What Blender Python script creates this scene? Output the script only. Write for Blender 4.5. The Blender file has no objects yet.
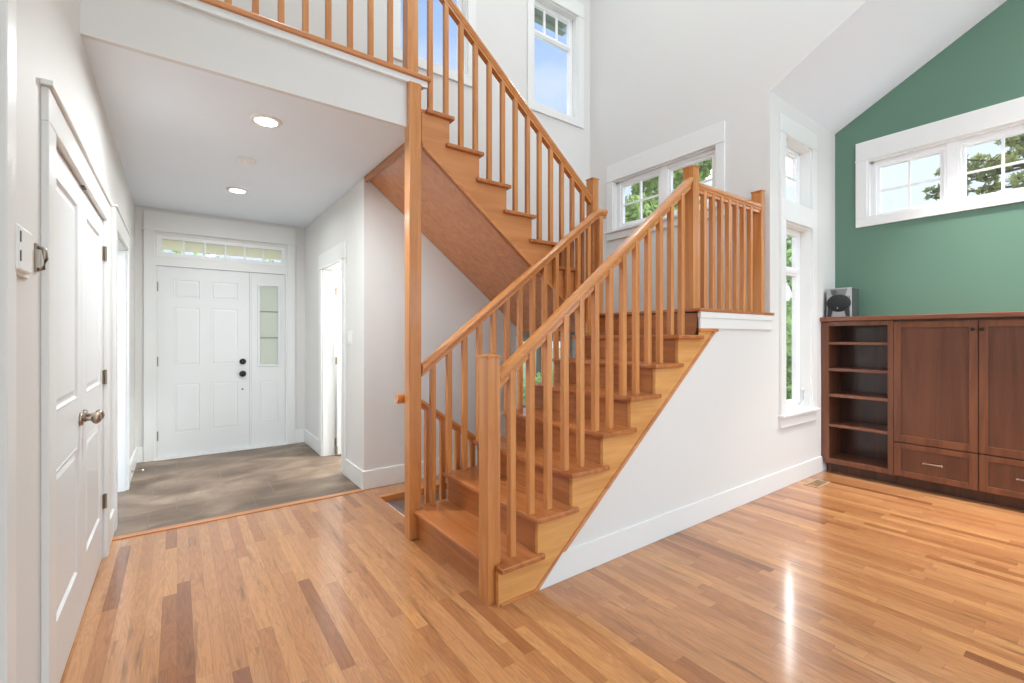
import bpy, bmesh, math, random
from mathutils import Vector, Matrix
random.seed(7)
S = bpy.context.scene
COL = S.collection
# ------------------------------------------------------------------ camera
F = 459.4
cd = bpy.data.cameras.new('camera'); cam = bpy.data.objects.new('camera', cd); COL.objects.link(cam)
cd.sensor_width = 36; cd.lens = 36 * F / 1024; cd.shift_y = -4.5 / 1024; cd.clip_start = .05
cam.location = (0, 0, 1.30)
cam.rotation_euler = (math.pi / 2, 0, -math.atan2(.5892, .8080))
S.camera = cam
# ------------------------------------------------------------------ view
S.view_settings.view_transform = 'Standard'; S.view_settings.look = 'None'
S.view_settings.gamma = 1; S.view_settings.use_curve_mapping = False
S.view_settings.exposure = 0.45
# ------------------------------------------------------------------ world sky
W = bpy.data.worlds.new('world'); S.world = W; W.use_nodes = True
nt = W.node_tree; nt.nodes.clear()
def N(nt, t, **k):
    n = nt.nodes.new(t)
    for a, v in k.items():
        if a.startswith('i_'):
            n.inputs[int(a[2:])].default_value = v
        else: setattr(n, a, v)
    return n
tc = N(nt, 'ShaderNodeTexCoord')
sep = N(nt, 'ShaderNodeSeparateXYZ'); nt.links.new(tc.outputs['Generated'], sep.inputs[0])
grad = N(nt, 'ShaderNodeValToRGB'); nt.links.new(sep.outputs[2], grad.inputs[0])
cr = grad.color_ramp; cr.elements[0].position = 0; cr.elements[0].color = (.86, .94, 1.0, 1)
cr.elements[1].position = .75; cr.elements[1].color = (.20, .42, .85, 1)
mp = N(nt, 'ShaderNodeMapping'); mp.inputs[3].default_value = (1, 1, 2.2); nt.links.new(tc.outputs['Generated'], mp.inputs[0])
nz = N(nt, 'ShaderNodeTexNoise'); nz.inputs['Scale'].default_value = 2.6; nz.inputs['Detail'].default_value = 6
nt.links.new(mp.outputs[0], nz.inputs[0])
cl = N(nt, 'ShaderNodeValToRGB'); nt.links.new(nz.outputs[0], cl.inputs[0])
cl.color_ramp.elements[0].position = .45; cl.color_ramp.elements[1].position = .72
mx = N(nt, 'ShaderNodeMixRGB'); nt.links.new(cl.outputs[0], mx.inputs[0]); nt.links.new(grad.outputs[0], mx.inputs[1])
mx.inputs[2].default_value = (.86, .91, .97, 1)
# brighter, whiter sky on the side of the sun (behind the house)
dt = N(nt, 'ShaderNodeVectorMath', operation='DOT_PRODUCT'); nt.links.new(tc.outputs['Generated'], dt.inputs[0])
dt.inputs[1].default_value = Vector((-.50, -.72, .48)).normalized()
mr = N(nt, 'ShaderNodeMapRange'); nt.links.new(dt.outputs['Value'], mr.inputs[0])
mr.inputs[1].default_value = -.1; mr.inputs[2].default_value = 1; mr.inputs[3].default_value = 0; mr.inputs[4].default_value = 1
mul = N(nt, 'ShaderNodeMixRGB', blend_type='ADD'); mul.inputs[0].default_value = 1
sc_ = N(nt, 'ShaderNodeVectorMath', operation='SCALE'); sc_.inputs[0].default_value = (.83, .98, 1.13); nt.links.new(mr.outputs[0], sc_.inputs[3])
sc2 = N(nt, 'ShaderNodeVectorMath', operation='SCALE'); nt.links.new(sc_.outputs[0], sc2.inputs[0]); sc2.inputs[3].default_value = 2.9
nt.links.new(mx.outputs[0], mul.inputs[1]); nt.links.new(sc2.outputs[0], mul.inputs[2])
dh = N(nt, 'ShaderNodeVectorMath', operation='DOT_PRODUCT'); nt.links.new(tc.outputs['Generated'], dh.inputs[0])
dh.inputs[1].default_value = Vector((.88, .18, .42)).normalized()
mh = N(nt, 'ShaderNodeMapRange'); nt.links.new(dh.outputs['Value'], mh.inputs[0]); mh.interpolation_type = 'SMOOTHSTEP'
mh.inputs[1].default_value = .80; mh.inputs[2].default_value = 1; mh.inputs[3].default_value = 0; mh.inputs[4].default_value = .15
sh = N(nt, 'ShaderNodeVectorMath', operation='SCALE'); sh.inputs[0].default_value = (1, 1, 1); nt.links.new(mh.outputs[0], sh.inputs[3])
ah = N(nt, 'ShaderNodeMixRGB', blend_type='ADD'); ah.inputs[0].default_value = 1; nt.links.new(mul.outputs[0], ah.inputs[1]); nt.links.new(sh.outputs[0], ah.inputs[2])
# bright sky patch added so the floor reflects a streak from the tall window
dg = N(nt, 'ShaderNodeVectorMath', operation='DOT_PRODUCT'); nt.links.new(tc.outputs['Generated'], dg.inputs[0])
dg.inputs[1].default_value = Vector((.80, .345, .56)).normalized()
mg = N(nt, 'ShaderNodeMapRange'); nt.links.new(dg.outputs['Value'], mg.inputs[0]); mg.interpolation_type = 'SMOOTHSTEP'
mg.inputs[1].default_value = .955; mg.inputs[2].default_value = .985; mg.inputs[3].default_value = 0; mg.inputs[4].default_value = 20
sg = N(nt, 'ShaderNodeVectorMath', operation='SCALE'); sg.inputs[0].default_value = (1, .99, .97); nt.links.new(mg.outputs[0], sg.inputs[3])
ag = N(nt, 'ShaderNodeMixRGB', blend_type='ADD'); ag.inputs[0].default_value = 1; nt.links.new(ah.outputs[0], ag.inputs[1]); nt.links.new(sg.outputs[0], ag.inputs[2])
bg = N(nt, 'ShaderNodeBackground'); nt.links.new(ag.outputs[0], bg.inputs[0]); bg.inputs[1].default_value = .85
ow = N(nt, 'ShaderNodeOutputWorld'); nt.links.new(bg.outputs[0], ow.inputs[0])

# ------------------------------------------------------------------ materials
def lin(r, g, b):
    f = lambda c: (c / 255 / 12.92) if c / 255 < .04045 else ((c / 255 + .055) / 1.055) ** 2.4
    return (f(r), f(g), f(b), 1)
def mat(name, rgb, rough=.5, metal=0, bump=0, bscale=40, coat=0, vary=0, spec=.5):
    m = bpy.data.materials.new(name); m.use_nodes = True; t = m.node_tree; b = t.nodes['Principled BSDF']
    b.inputs['Base Color'].default_value = lin(*rgb); b.inputs['Roughness'].default_value = rough
    b.inputs['Metallic'].default_value = metal; b.inputs['Coat Weight'].default_value = coat; b.inputs['Coat Roughness'].default_value = .12
    b.inputs['Specular IOR Level'].default_value = spec
    c = N(t, 'ShaderNodeTexCoord'); n = N(t, 'ShaderNodeTexNoise'); n.inputs['Scale'].default_value = bscale; n.inputs['Detail'].default_value = 4
    t.links.new(c.outputs['Object'], n.inputs[0])
    if vary:
        h = N(t, 'ShaderNodeMixRGB', blend_type='MULTIPLY'); h.inputs[0].default_value = 1; h.inputs[1].default_value = lin(*rgb)
        r = N(t, 'ShaderNodeMapRange'); t.links.new(n.outputs[0], r.inputs[0]); r.inputs[1].default_value = .3; r.inputs[2].default_value = .7
        r.inputs[3].default_value = 1 - vary; r.inputs[4].default_value = 1 + vary
        t.links.new(r.outputs[0], h.inputs[2]); t.links.new(h.outputs[0], b.inputs['Base Color'])
    if bump:
        u = N(t, 'ShaderNodeBump'); u.inputs['Strength'].default_value = bump; u.inputs['Distance'].default_value = .002
        t.links.new(n.outputs[0], u.inputs['Height']); t.links.new(u.outputs[0], b.inputs['Normal'])
    return m
def wood(name, c1, c2, axis, rough=.32, coat=.35, scale=14, plain=False, spec=.5):
    m = bpy.data.materials.new(name); m.use_nodes = True; t = m.node_tree; b = t.nodes['Principled BSDF']
    c = N(t, 'ShaderNodeTexCoord'); p = N(t, 'ShaderNodeMapping'); t.links.new(c.outputs['Object'], p.inputs[0])
    s = [scale, scale, scale]; s[axis] = scale * .07; p.inputs[3].default_value = s
    n = N(t, 'ShaderNodeTexNoise'); n.inputs['Scale'].default_value = 1; n.inputs['Detail'].default_value = 7; n.inputs['Distortion'].default_value = 1.4
    t.links.new(p.outputs[0], n.inputs[0])
    p2 = N(t, 'ShaderNodeMapping'); t.links.new(c.outputs['Object'], p2.inputs[0]); s2 = [260, 260, 260]; s2[axis] = 9; p2.inputs[3].default_value = s2
    n2 = N(t, 'ShaderNodeTexNoise'); n2.inputs['Scale'].default_value = 1; n2.inputs['Detail'].default_value = 2; t.links.new(p2.outputs[0], n2.inputs[0])
    ad = N(t, 'ShaderNodeMath', operation='MULTIPLY_ADD'); t.links.new(n2.outputs[0], ad.inputs[0]); ad.inputs[1].default_value = .35; t.links.new(n.outputs[0], ad.inputs[2])
    r = N(t, 'ShaderNodeValToRGB'); t.links.new(ad.outputs[0], r.inputs[0])
    r.color_ramp.elements[0].position = .45; r.color_ramp.elements[0].color = lin(*c2)
    r.color_ramp.elements[1].position = .82; r.color_ramp.elements[1].color = lin(*c1)
    t.links.new(r.outputs[0], b.inputs['Base Color'])
    b.inputs['Roughness'].default_value = rough; b.inputs['Coat Weight'].default_value = coat; b.inputs['Coat Roughness'].default_value = .15
    b.inputs['Specular IOR Level'].default_value = spec
    return m
def glass_mat(name, tint=(1, 1, 1, 1), refl=.05):
    m = bpy.data.materials.new(name); m.use_nodes = True; t = m.node_tree; t.nodes.clear()
    o = N(t, 'ShaderNodeOutputMaterial'); a = N(t, 'ShaderNodeBsdfTransparent'); a.inputs[0].default_value = tint
    g = N(t, 'ShaderNodeBsdfGlossy'); g.inputs['Roughness'].default_value = .02
    x = N(t, 'ShaderNodeMixShader'); x.inputs[0].default_value = refl
    t.links.new(a.outputs[0], x.inputs[1]); t.links.new(g.outputs[0], x.inputs[2]); t.links.new(x.outputs[0], o.inputs[0])
    return m
def frosted(name, rgb, trans=.8):
    m = bpy.data.materials.new(name); m.use_nodes = True; t = m.node_tree; t.nodes.clear()
    o = N(t, 'ShaderNodeOutputMaterial'); a = N(t, 'ShaderNodeBsdfTranslucent'); a.inputs[0].default_value = lin(*rgb)
    g = N(t, 'ShaderNodeBsdfDiffuse'); g.inputs[0].default_value = lin(*rgb)
    x = N(t, 'ShaderNodeMixShader'); x.inputs[0].default_value = 1 - trans
    t.links.new(a.outputs[0], x.inputs[1]); t.links.new(g.outputs[0], x.inputs[2]); t.links.new(x.outputs[0], o.inputs[0])
    return m
def emit(name, rgb, s):
    m = bpy.data.materials.new(name); m.use_nodes = True; t = m.node_tree; b = t.nodes['Principled BSDF']
    b.inputs['Base Color'].default_value = lin(*rgb); b.inputs['Emission Color'].default_value = lin(*rgb); b.inputs['Emission Strength'].default_value = s
    return m

M = {}
M['wall'] = mat('wall_paint', (226, 224, 220), .6, bump=.15, bscale=250)
M['ceil'] = mat('ceiling_paint', (238, 244, 251), .75)
M['trim'] = mat('trim_paint', (235, 235, 232), .35)
M['green'] = mat('green_paint', (98, 132, 113), .55, bump=.15, bscale=250)
M['door'] = mat('door_paint', (230, 231, 230), .35)
M['vinyl'] = mat('window_vinyl', (246, 246, 246), .35)
M['oak_x'] = wood('oak_along_x', (214, 144, 82), (182, 108, 54), 0)
M['oak_y'] = wood('oak_along_y', (192, 120, 66), (156, 88, 42), 1, rough=.28)
M['oak_z'] = wood('oak_along_z', (214, 146, 82), (184, 113, 57), 2)
M['soffit'] = wood('soffit_veneer', (206, 136, 82), (184, 114, 66), 0, rough=.22, coat=.6, scale=16)
M['rail'] = wood('handrail_oak', (212, 142, 80), (198, 126, 68), 0, rough=.22, coat=.8, scale=24)
M['riser'] = wood('riser_oak', (188, 119, 65), (154, 90, 46), 1, rough=.34)
M['cherry_z'] = wood('cherry_along_z', (122, 74, 48), (94, 52, 34), 2, rough=.35, scale=10)
M['cherry_y'] = wood('cherry_along_y', (130, 80, 56), (98, 54, 38), 1, rough=.3, scale=10)
M['cherry_panel'] = wood('cherry_panel', (106, 64, 43), (84, 47, 32), 2, rough=.4, scale=8)
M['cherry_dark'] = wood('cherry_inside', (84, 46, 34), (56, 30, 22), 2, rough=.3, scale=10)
M['black'] = mat('black_metal', (26, 24, 24), .35, .3)
M['nickel'] = mat('brushed_nickel', (168, 154, 138), .28, 1)
M['bronze'] = mat('bronze_hinge', (150, 138, 120), .35, .8)
M['silver'] = mat('silver_plastic', (180, 182, 184), .35, .2)
M['dark'] = mat('dark_plastic', (45, 46, 48), .5)
M['mesh'] = mat('speaker_cloth', (40, 42, 44), .85, bump=.8, bscale=900)
M['plastic'] = mat('white_plastic', (240, 240, 238), .4)
M['glass'] = glass_mat('window_glass')
M['frost'] = frosted('frosted_glass', (244, 248, 240), .55)
M['shade'] = frosted('shade_fabric', (252, 248, 236), .8)
M['bulb'] = emit('lamp_glow', (255, 250, 240), 14)
M['porch'] = emit('porch_glow', (255, 226, 180), 3)
M['vent'] = mat('vent_tan', (176, 142, 108), .5)
M['ventd'] = mat('vent_dark', (90, 70, 52), .6)
M['bark'] = mat('bark', (96, 78, 62), .9, bump=1, bscale=20)
M['eave'] = mat('eave_paint', (150, 160, 150), .6)
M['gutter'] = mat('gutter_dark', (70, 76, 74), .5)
M['ground'] = mat('lawn', (96, 112, 74), .95, vary=.3, bscale=3)
M['sub'] = mat('subfloor', (150, 140, 130), .8)
def leaf(name, c1, c2):
    m = bpy.data.materials.new(name); m.use_nodes = True; t = m.node_tree; b = t.nodes['Principled BSDF']
    c = N(t, 'ShaderNodeTexCoord'); n = N(t, 'ShaderNodeTexNoise'); n.inputs['Scale'].default_value = 2.5; n.inputs['Detail'].default_value = 5
    t.links.new(c.outputs['Object'], n.inputs[0]); r = N(t, 'ShaderNodeValToRGB'); t.links.new(n.outputs[0], r.inputs[0])
    r.color_ramp.elements[0].position = .35; r.color_ramp.elements[0].color = lin(*c1); r.color_ramp.elements[1].position = .65; r.color_ramp.elements[1].color = lin(*c2)
    t.links.new(r.outputs[0], b.inputs['Base Color']); b.inputs['Roughness'].default_value = .6
    tr = N(t, 'ShaderNodeBsdfTranslucent'); t.links.new(r.outputs[0], tr.inputs[0]); x = N(t, 'ShaderNodeMixShader'); x.inputs[0].default_value = .35
    o = t.nodes['Material Output']; t.links.new(b.outputs[0], x.inputs[1]); t.links.new(tr.outputs[0], x.inputs[2]); t.links.new(x.outputs[0], o.inputs[0])
    return m
M['leaf'] = leaf('maple_leaves', (120, 140, 70), (196, 212, 130))
M['leaf2'] = leaf('hedge_leaves', (120, 150, 76), (196, 220, 146))
M['needle'] = leaf('fir_needles', (104, 116, 66), (176, 178, 116))

def floor_wood():
    m = bpy.data.materials.new('oak_strip_floor'); m.use_nodes = True; t = m.node_tree; b = t.nodes['Principled BSDF']; L = t.links.new
    def mth(op, a, bb=None, c=None):
        n = N(t, 'ShaderNodeMath', operation=op)
        for i, v in enumerate((a, bb, c)):
            if v is None: continue
            if isinstance(v, (int, float)): n.inputs[i].default_value = v
            else: L(v, n.inputs[i])
        return n.outputs[0]
    tc = N(t, 'ShaderNodeTexCoord'); sp = N(t, 'ShaderNodeSeparateXYZ'); L(tc.outputs['Object'], sp.inputs[0])
    x, y = sp.outputs[0], sp.outputs[1]
    w = .0575
    xi = mth('DIVIDE', x, w); ci = mth('FLOOR', xi); fx = mth('SUBTRACT', xi, ci)
    wn = N(t, 'ShaderNodeTexWhiteNoise', noise_dimensions='1D'); L(ci, wn.inputs['W'])
    ln = mth('MULTIPLY_ADD', wn.outputs[0], .5, .55)
    wn1 = N(t, 'ShaderNodeTexWhiteNoise', noise_dimensions='1D'); L(mth('ADD', ci, 57.3), wn1.inputs['W'])
    yi = mth('ADD', mth('DIVIDE', y, ln), mth('MULTIPLY', wn1.outputs[0], 9)); ri = mth('FLOOR', yi); fy = mth('SUBTRACT', yi, ri)
    cb = N(t, 'ShaderNodeCombineXYZ'); L(ci, cb.inputs[0]); L(ri, cb.inputs[1])
    wn2 = N(t, 'ShaderNodeTexWhiteNoise', noise_dimensions='2D'); L(cb.outputs[0], wn2.inputs[0])
    ramp = N(t, 'ShaderNodeValToRGB'); L(wn2.outputs[0], ramp.inputs[0]); e = ramp.color_ramp.elements
    e[0].position = 0; e[0].color = lin(142, 88, 54); e[1].position = 1; e[1].color = lin(200, 142, 88)
    for p_, c_ in ((.04, (150, 94, 54)), (.12, (172, 114, 71)), (.5, (184, 127, 81)), (.9, (194, 138, 91))):
        k = e.new(p_); k.color = lin(*c_)
    # grain
    off = mth('MULTIPLY', wn2.outputs[0], 37)
    cg = N(t, 'ShaderNodeCombineXYZ'); L(mth('MULTIPLY', x, 20), cg.inputs[0]); L(mth('MULTIPLY', y, 1.6), cg.inputs[1]); L(off, cg.inputs[2])
    ng = N(t, 'ShaderNodeTexNoise'); ng.inputs['Scale'].default_value = 1; ng.inputs['Detail'].default_value = 6; ng.inputs['Distortion'].default_value = 2.0; L(cg.outputs[0], ng.inputs[0])
    wv = mth('SINE', mth('MULTIPLY', ng.outputs[0], 42))
    g1 = mth('MULTIPLY_ADD', wv, .10, 1)
    cf = N(t, 'ShaderNodeCombineXYZ'); L(mth('MULTIPLY', x, 420), cf.inputs[0]); L(mth('MULTIPLY', y, 14), cf.inputs[1]); L(off, cf.inputs[2])
    nf = N(t, 'ShaderNodeTexNoise'); nf.inputs['Scale'].default_value = 1; nf.inputs['Detail'].default_value = 2; L(cf.outputs[0], nf.inputs[0])
    g2 = mth('MULTIPLY_ADD', nf.outputs[0], .34, .83)
    # dark mineral streaks
    cs = N(t, 'ShaderNodeCombineXYZ'); L(mth('MULTIPLY', x, 22), cs.inputs[0]); L(mth('MULTIPLY', y, 2.4), cs.inputs[1]); L(mth('ADD', off, 11), cs.inputs[2])
    nsn = N(t, 'ShaderNodeTexNoise'); nsn.inputs['Scale'].default_value = 1; nsn.inputs['Detail'].default_value = 3; L(cs.outputs[0], nsn.inputs[0])
    st = N(t, 'ShaderNodeMapRange'); L(nsn.outputs[0], st.inputs[0]); st.inputs[1].default_value = .60; st.inputs[2].default_value = .74; st.inputs[3].default_value = 1; st.inputs[4].default_value = .55
    # seams
    ex = mth('LESS_THAN', mth('MINIMUM', fx, mth('SUBTRACT', 1, fx)), .018)
    ey = mth('LESS_THAN', mth('MINIMUM', fy, mth('SUBTRACT', 1, fy)), .0018)
    sm = mth('SUBTRACT', 1, mth('MULTIPLY', mth('MAXIMUM', ex, ey), .22))
    fac = mth('MULTIPLY', mth('MULTIPLY', mth('MULTIPLY', g1, g2), st.outputs[0]), sm)
    mixn = N(t, 'ShaderNodeVectorMath', operation='SCALE'); L(ramp.outputs[0], mixn.inputs[0]); L(fac, mixn.inputs[3])
    L(mixn.outputs[0], b.inputs['Base Color'])
    b.inputs['Roughness'].default_value = .28; b.inputs['Coat Weight'].default_value = .7; b.inputs['Coat Roughness'].default_value = .12; b.inputs['Specular IOR Level'].default_value = .35
    return m
M['floor'] = floor_wood()
def floor_tile():
    m = bpy.data.materials.new('slate_look_tile'); m.use_nodes = True; t = m.node_tree; b = t.nodes['Principled BSDF']; L = t.links.new
    tc = N(t, 'ShaderNodeTexCoord')
    n = N(t, 'ShaderNodeTexNoise'); n.inputs['Scale'].default_value = 2.6; n.inputs['Detail'].default_value = 8; n.inputs['Distortion'].default_value = .6
    mpg = N(t, 'ShaderNodeMapping'); mpg.inputs[3].default_value = (.9, 1.3, 1); L(tc.outputs['Object'], mpg.inputs[0]); L(mpg.outputs[0], n.inputs[0])
    r = N(t, 'ShaderNodeValToRGB'); L(n.outputs[0], r.inputs[0]); e = r.color_ramp.elements
    e[0].position = .32; e[0].color = lin(90, 71, 56); e[1].position = .72; e[1].color = lin(158, 137, 116); k = e.new(.5); k.color = lin(120, 98, 80)
    br = N(t, 'ShaderNodeTexBrick'); L(tc.outputs['Object'], br.inputs[0]); br.inputs['Scale'].default_value = 1; br.inputs['Brick Width'].default_value = .33
    br.inputs['Row Height'].default_value = .33; br.inputs['Mortar Size'].default_value = .003; br.offset = .5
    x = N(t, 'ShaderNodeMixRGB'); L(br.outputs['Fac'], x.inputs[0]); L(r.outputs[0], x.inputs[1]); x.inputs[2].default_value = lin(118, 104, 92)
    L(x.outputs[0], b.inputs['Base Color']); b.inputs['Roughness'].default_value = .42
    u = N(t, 'ShaderNodeBump'); u.inputs['Strength'].default_value = .3; u.inputs['Distance'].default_value = .003; L(n.outputs[0], u.inputs['Height']); L(u.outputs[0], b.inputs['Normal'])
    return m
M['tile'] = floor_tile()

# ------------------------------------------------------------------ builders
def box(bm, x0, x1, y0, y1, z0, z1):
    r = bmesh.ops.create_cube(bm, size=1)
    for v in r['verts']:
        v.co = Vector((x0 + (v.co.x + .5) * (x1 - x0), y0 + (v.co.y + .5) * (y1 - y0), z0 + (v.co.z + .5) * (z1 - z0)))
def bx(*bs):
    bm = bmesh.new()
    for b in bs: box(bm, *b)
    return bm
def prism(bm, pts, axis, a, b):
    """extrude 2D polygon along axis from a to b. axis 1: pts=(x,z); axis 0: pts=(y,z); axis 2: pts=(x,y)"""
    def P(p, t):
        return Vector((t, p[0], p[1])) if axis == 0 else Vector((p[0], t, p[1])) if axis == 1 else Vector((p[0], p[1], t))
    A = [bm.verts.new(P(p, a)) for p in pts]; B = [bm.verts.new(P(p, b)) for p in pts]
    n = len(pts); fs = [bm.faces.new(A), bm.faces.new(B[::-1])]
    for i in range(n): fs.append(bm.faces.new((A[i], B[i], B[(i + 1) % n], A[(i + 1) % n])))
    bmesh.ops.recalc_face_normals(bm, faces=fs)
def cyl(bm, c, r0, r1, h, axis='Z', seg=24):
    R = {'Z': Matrix.Identity(4), 'X': Matrix.Rotation(math.pi / 2, 4, 'Y'), 'Y': Matrix.Rotation(-math.pi / 2, 4, 'X')}[axis]
    bmesh.ops.create_cone(bm, cap_ends=True, segments=seg, radius1=r0, radius2=r1, depth=h, matrix=Matrix.Translation(c) @ R)
def ball(bm, c, r, sx=1, sy=1, sz=1):
    bmesh.ops.create_uvsphere(bm, u_segments=20, v_segments=12, radius=r, matrix=Matrix.Translation(c) @ Matrix.Diagonal((sx, sy, sz, 1)))
def tube(bm, pts, r, seg=10):
    rings = []
    for i, p in enumerate(pts):
        p = Vector(p); d = (Vector(pts[min(i + 1, len(pts) - 1)]) - Vector(pts[max(i - 1, 0)])).normalized()
        u = d.cross(Vector((0, 0, 1)));
        if u.length < .1: u = d.cross(Vector((1, 0, 0)))
        u.normalize(); v = d.cross(u); rr = r[i] if isinstance(r, (list, tuple)) else r
        rings.append([bm.verts.new(p + (u * math.cos(k * 2 * math.pi / seg) + v * math.sin(k * 2 * math.pi / seg)) * rr) for k in range(seg)])
    fs = []
    for a, b in zip(rings, rings[1:]):
        for k in range(seg): fs.append(bm.faces.new((a[k], a[(k + 1) % seg], b[(k + 1) % seg], b[k])))
    fs += [bm.faces.new(rings[0][::-1]), bm.faces.new(rings[-1])]
    bmesh.ops.recalc_face_normals(bm, faces=fs)
def obj(name, bm, m, parent=None, bevel=0, smooth=False, label=None):
    me = bpy.data.meshes.new(name)
    if smooth:
        for f in bm.faces: f.smooth = True
    bm.to_mesh(me); bm.free(); me.materials.append(M[m] if isinstance(m, str) else m)
    o = bpy.data.objects.new(name, me); COL.objects.link(o)
    if parent is not None:
        o.parent = parent; q = parent; off = Vector((0, 0, 0))
        while q is not None: off += q.location; q = q.parent
        o.location = -off
    if bevel:
        b = o.modifiers.new('bevel', 'BEVEL'); b.width = bevel; b.segments = 2; b.limit_method = 'ANGLE'; b.angle_limit = .6
    if smooth:
        pass
    if label: o['label'] = label
    return o
def thing(name, label, cat, loc, group=None, kind=None):
    o = bpy.data.objects.new(name, None); COL.objects.link(o); o.location = loc; o.empty_display_size = .1
    o['label'] = label; o['category'] = cat
    if group: o['group'] = group
    if kind: o['kind'] = kind
    return o
def tag(o, label, cat, group=None, kind=None):
    o['label'] = label; o['category'] = cat
    if group: o['group'] = group
    if kind: o['kind'] = kind
    return o
def struct(name, bm, m, label, cat='wall', bevel=0):
    return tag(obj(name, bm, m, bevel=bevel), label, cat, kind='structure')
def wallgrid(bm, axis, p0, p1, u0, u1, z0, z1, holes):
    us = sorted({u0, u1, *[h[0] for h in holes], *[h[1] for h in holes]}); zs = sorted({z0, z1, *[h[2] for h in holes], *[h[3] for h in holes]})
    us = [u for u in us if u0 <= u <= u1]; zs = [z for z in zs if z0 <= z <= z1]
    for a, b in zip(us, us[1:]):
        run = None
        for c, d in zip(zs, zs[1:]):
            m_, n_ = (a + b) / 2, (c + d) / 2
            if any(h[0] < m_ < h[1] and h[2] < n_ < h[3] for h in holes):
                if run: _wb(bm, axis, p0, p1, a, b, *run); run = None
            else: run = [run[0] if run else c, d]
        if run: _wb(bm, axis, p0, p1, a, b, *run)
def _wb(bm, axis, p0, p1, a, b, c, d):
    if axis == 'Y': box(bm, a, b, p0, p1, c, d)
    else: box(bm, p0, p1, a, b, c, d)
def framebars(fr, axis, p0, p1, u0, u1, z0, z1, w):
    """rectangular frame of width w in the wall plane"""
    for (a, b, c, d) in ((u0, u1, z0, z0 + w), (u0, u1, z1 - w, z1), (u0, u0 + w, z0 + w, z1 - w), (u1 - w, u1, z0 + w, z1 - w)):
        _wb(fr, axis, p0, p1, a, b, c, d)

# ================================================================== SETTING
CEIL = 2.66; UP = 2.995; TOP = 6.2; YB = -3.2
XL = -.35; XG = 5.38
R_ = .1876; G_ = .242
# --- floors
struct('floor', bx((XL - .12, 1.32, YB, 3.90, -.06, 0), (1.32, XG + .12, YB, 2.80, -.06, 0), (1.32, 4.12, 3.68, 3.93, -.06, 0)), 'floor',
       'oak strip hardwood floor of the hall and the great room', 'floor')
struct('floor_foyer', bx((XL - 1.6, 3.0, 3.90, 6.25, -.06, -.001)), 'tile', 'brown grey stone tile floor of the entry foyer', 'floor')
struct('trim_1', bx((XL, 1.28, 3.865, 3.925, 0, .006)), 'oak_x', 'flush oak border strip where the hardwood meets the foyer tile', 'trim')
struct('floor_basement', bx((1.1, 4.12, 2.7, 4.05, -1.7, -1.6)), 'sub', 'basement floor below the stairwell', 'floor')
# --- left wall with closet opening and a cased opening
bm = bmesh.new(); wallgrid(bm, 'X', XL - .12, XL, YB, 6.25, 0, TOP, [(2.17, 3.60, 0, 1.99), (4.15, 5.07, 0, 2.04), (-2.8, -.4, 2.9, 5.4)])
struct('wall_left', bm, 'wall', 'off-white hall wall on the left with the closet doors')
struct('wall_closet_back', bx((XL - .9, XL - .8, 1.9, 3.9, 0, 2.4), (XL - 1.7, XL - 1.6, 3.9, 6.3, 0, 2.6), (XL - 1.7, XL - .12, 5.9, 6.0, 0, 2.6)), 'wall', 'wall of the room behind the left hall wall')
# --- foyer end wall
bm = bmesh.new(); wallgrid(bm, 'Y', 6.12, 6.27, XL - .12, 3.1, 0, CEIL, [(-.19, 1.08, 0, 2.40), (1.7, 2.7, .8, 2.2)])
struct('wall_entry', bm, 'wall', 'off-white wall around the front door')
# --- foyer right wall
bm = bmesh.new(); wallgrid(bm, 'X', 1.285, 1.405, 3.90, 6.12, 0, CEIL, [(4.50, 5.27, 0, 2.05)])
struct('wall_foyer_right', bm, 'wall', 'off-white foyer wall holding the light switch and side doorway')
struct('wall_side_room', bx((3.0, 3.1, 4.05, 6.12, 0, CEIL), (1.405, 3.0, 4.05, 4.10, 0, CEIL)), 'wall', 'wall of the small room beyond the side doorway')
# --- foyer ceiling / upper floor slab
struct('ceiling_foyer', bx((XL, 1.285, 2.83, 6.12, CEIL, UP - .02), (1.285, 3.1, 4.05, 6.12, CEIL, UP - .02), (XL - .12, XL, 3.9, 6.2, CEIL, UP - .02)), 'ceil', 'white foyer ceiling with two recessed lights', 'ceiling')
struct('floor_upper', bx((XL, 1.30, 2.83, 6.12, UP - .02, UP)), 'floor', 'hardwood floor of the upstairs hall', 'floor')
struct('wall_balcony', bx((XL, 1.198, 2.80, 2.83, CEIL, UP - .02)), 'wall', 'off-white face of the upstairs floor below the balcony rail')
struct('trim_2', bx((XL, 1.335, 2.775, 2.80, 2.94, 2.98)), 'trim', 'white apron board under the balcony edge', 'trim')
struct('trim_3', bx((XL, 1.355, 2.755, 2.90, 2.98, 3.010)), 'oak_x', 'oak nosing along the balcony edge', 'trim', bevel=.008)
# --- stairwell front wall (Y 3.9)
WA = (1.60, 2.30, 3.85, 5.05); WB = (3.13, 3.79, 3.85, 5.05); WC = (2.97, 3.78, .50, 1.30)
bm = bmesh.new(); wallgrid(bm, 'Y', 3.90, 4.05, 1.405, 4.0, -.06, TOP, [WA, WB, WC]); box(bm, XL, 1.405, 3.90, 4.05, UP - .02, TOP)
struct('wall_front', bm, 'wall', 'tall off-white stairwell wall with the upper windows')
# --- landing wall (X 4.0)
WL = (2.30, 3.53, 2.50, 3.06)
SL = .545; EV = 3.352
bm = bmesh.new(); wallgrid(bm, 'X', 4.0, 4.12, 1.965, 4.05, -1.6, TOP, [WL])
prism(bm, [(1.965, EV + .002), (1.83, EV + .002), (YB, EV + .002 + SL * (1.83 - YB)), (YB, TOP), (1.965, TOP)], 0, 4.0, 4.12)
box(bm, 4.0, 4.12, 1.845, 1.965, -1.6, -.06)
struct('wall_landing', bm, 'wall', 'tall off-white wall behind the landing with a pair of windows')
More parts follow.
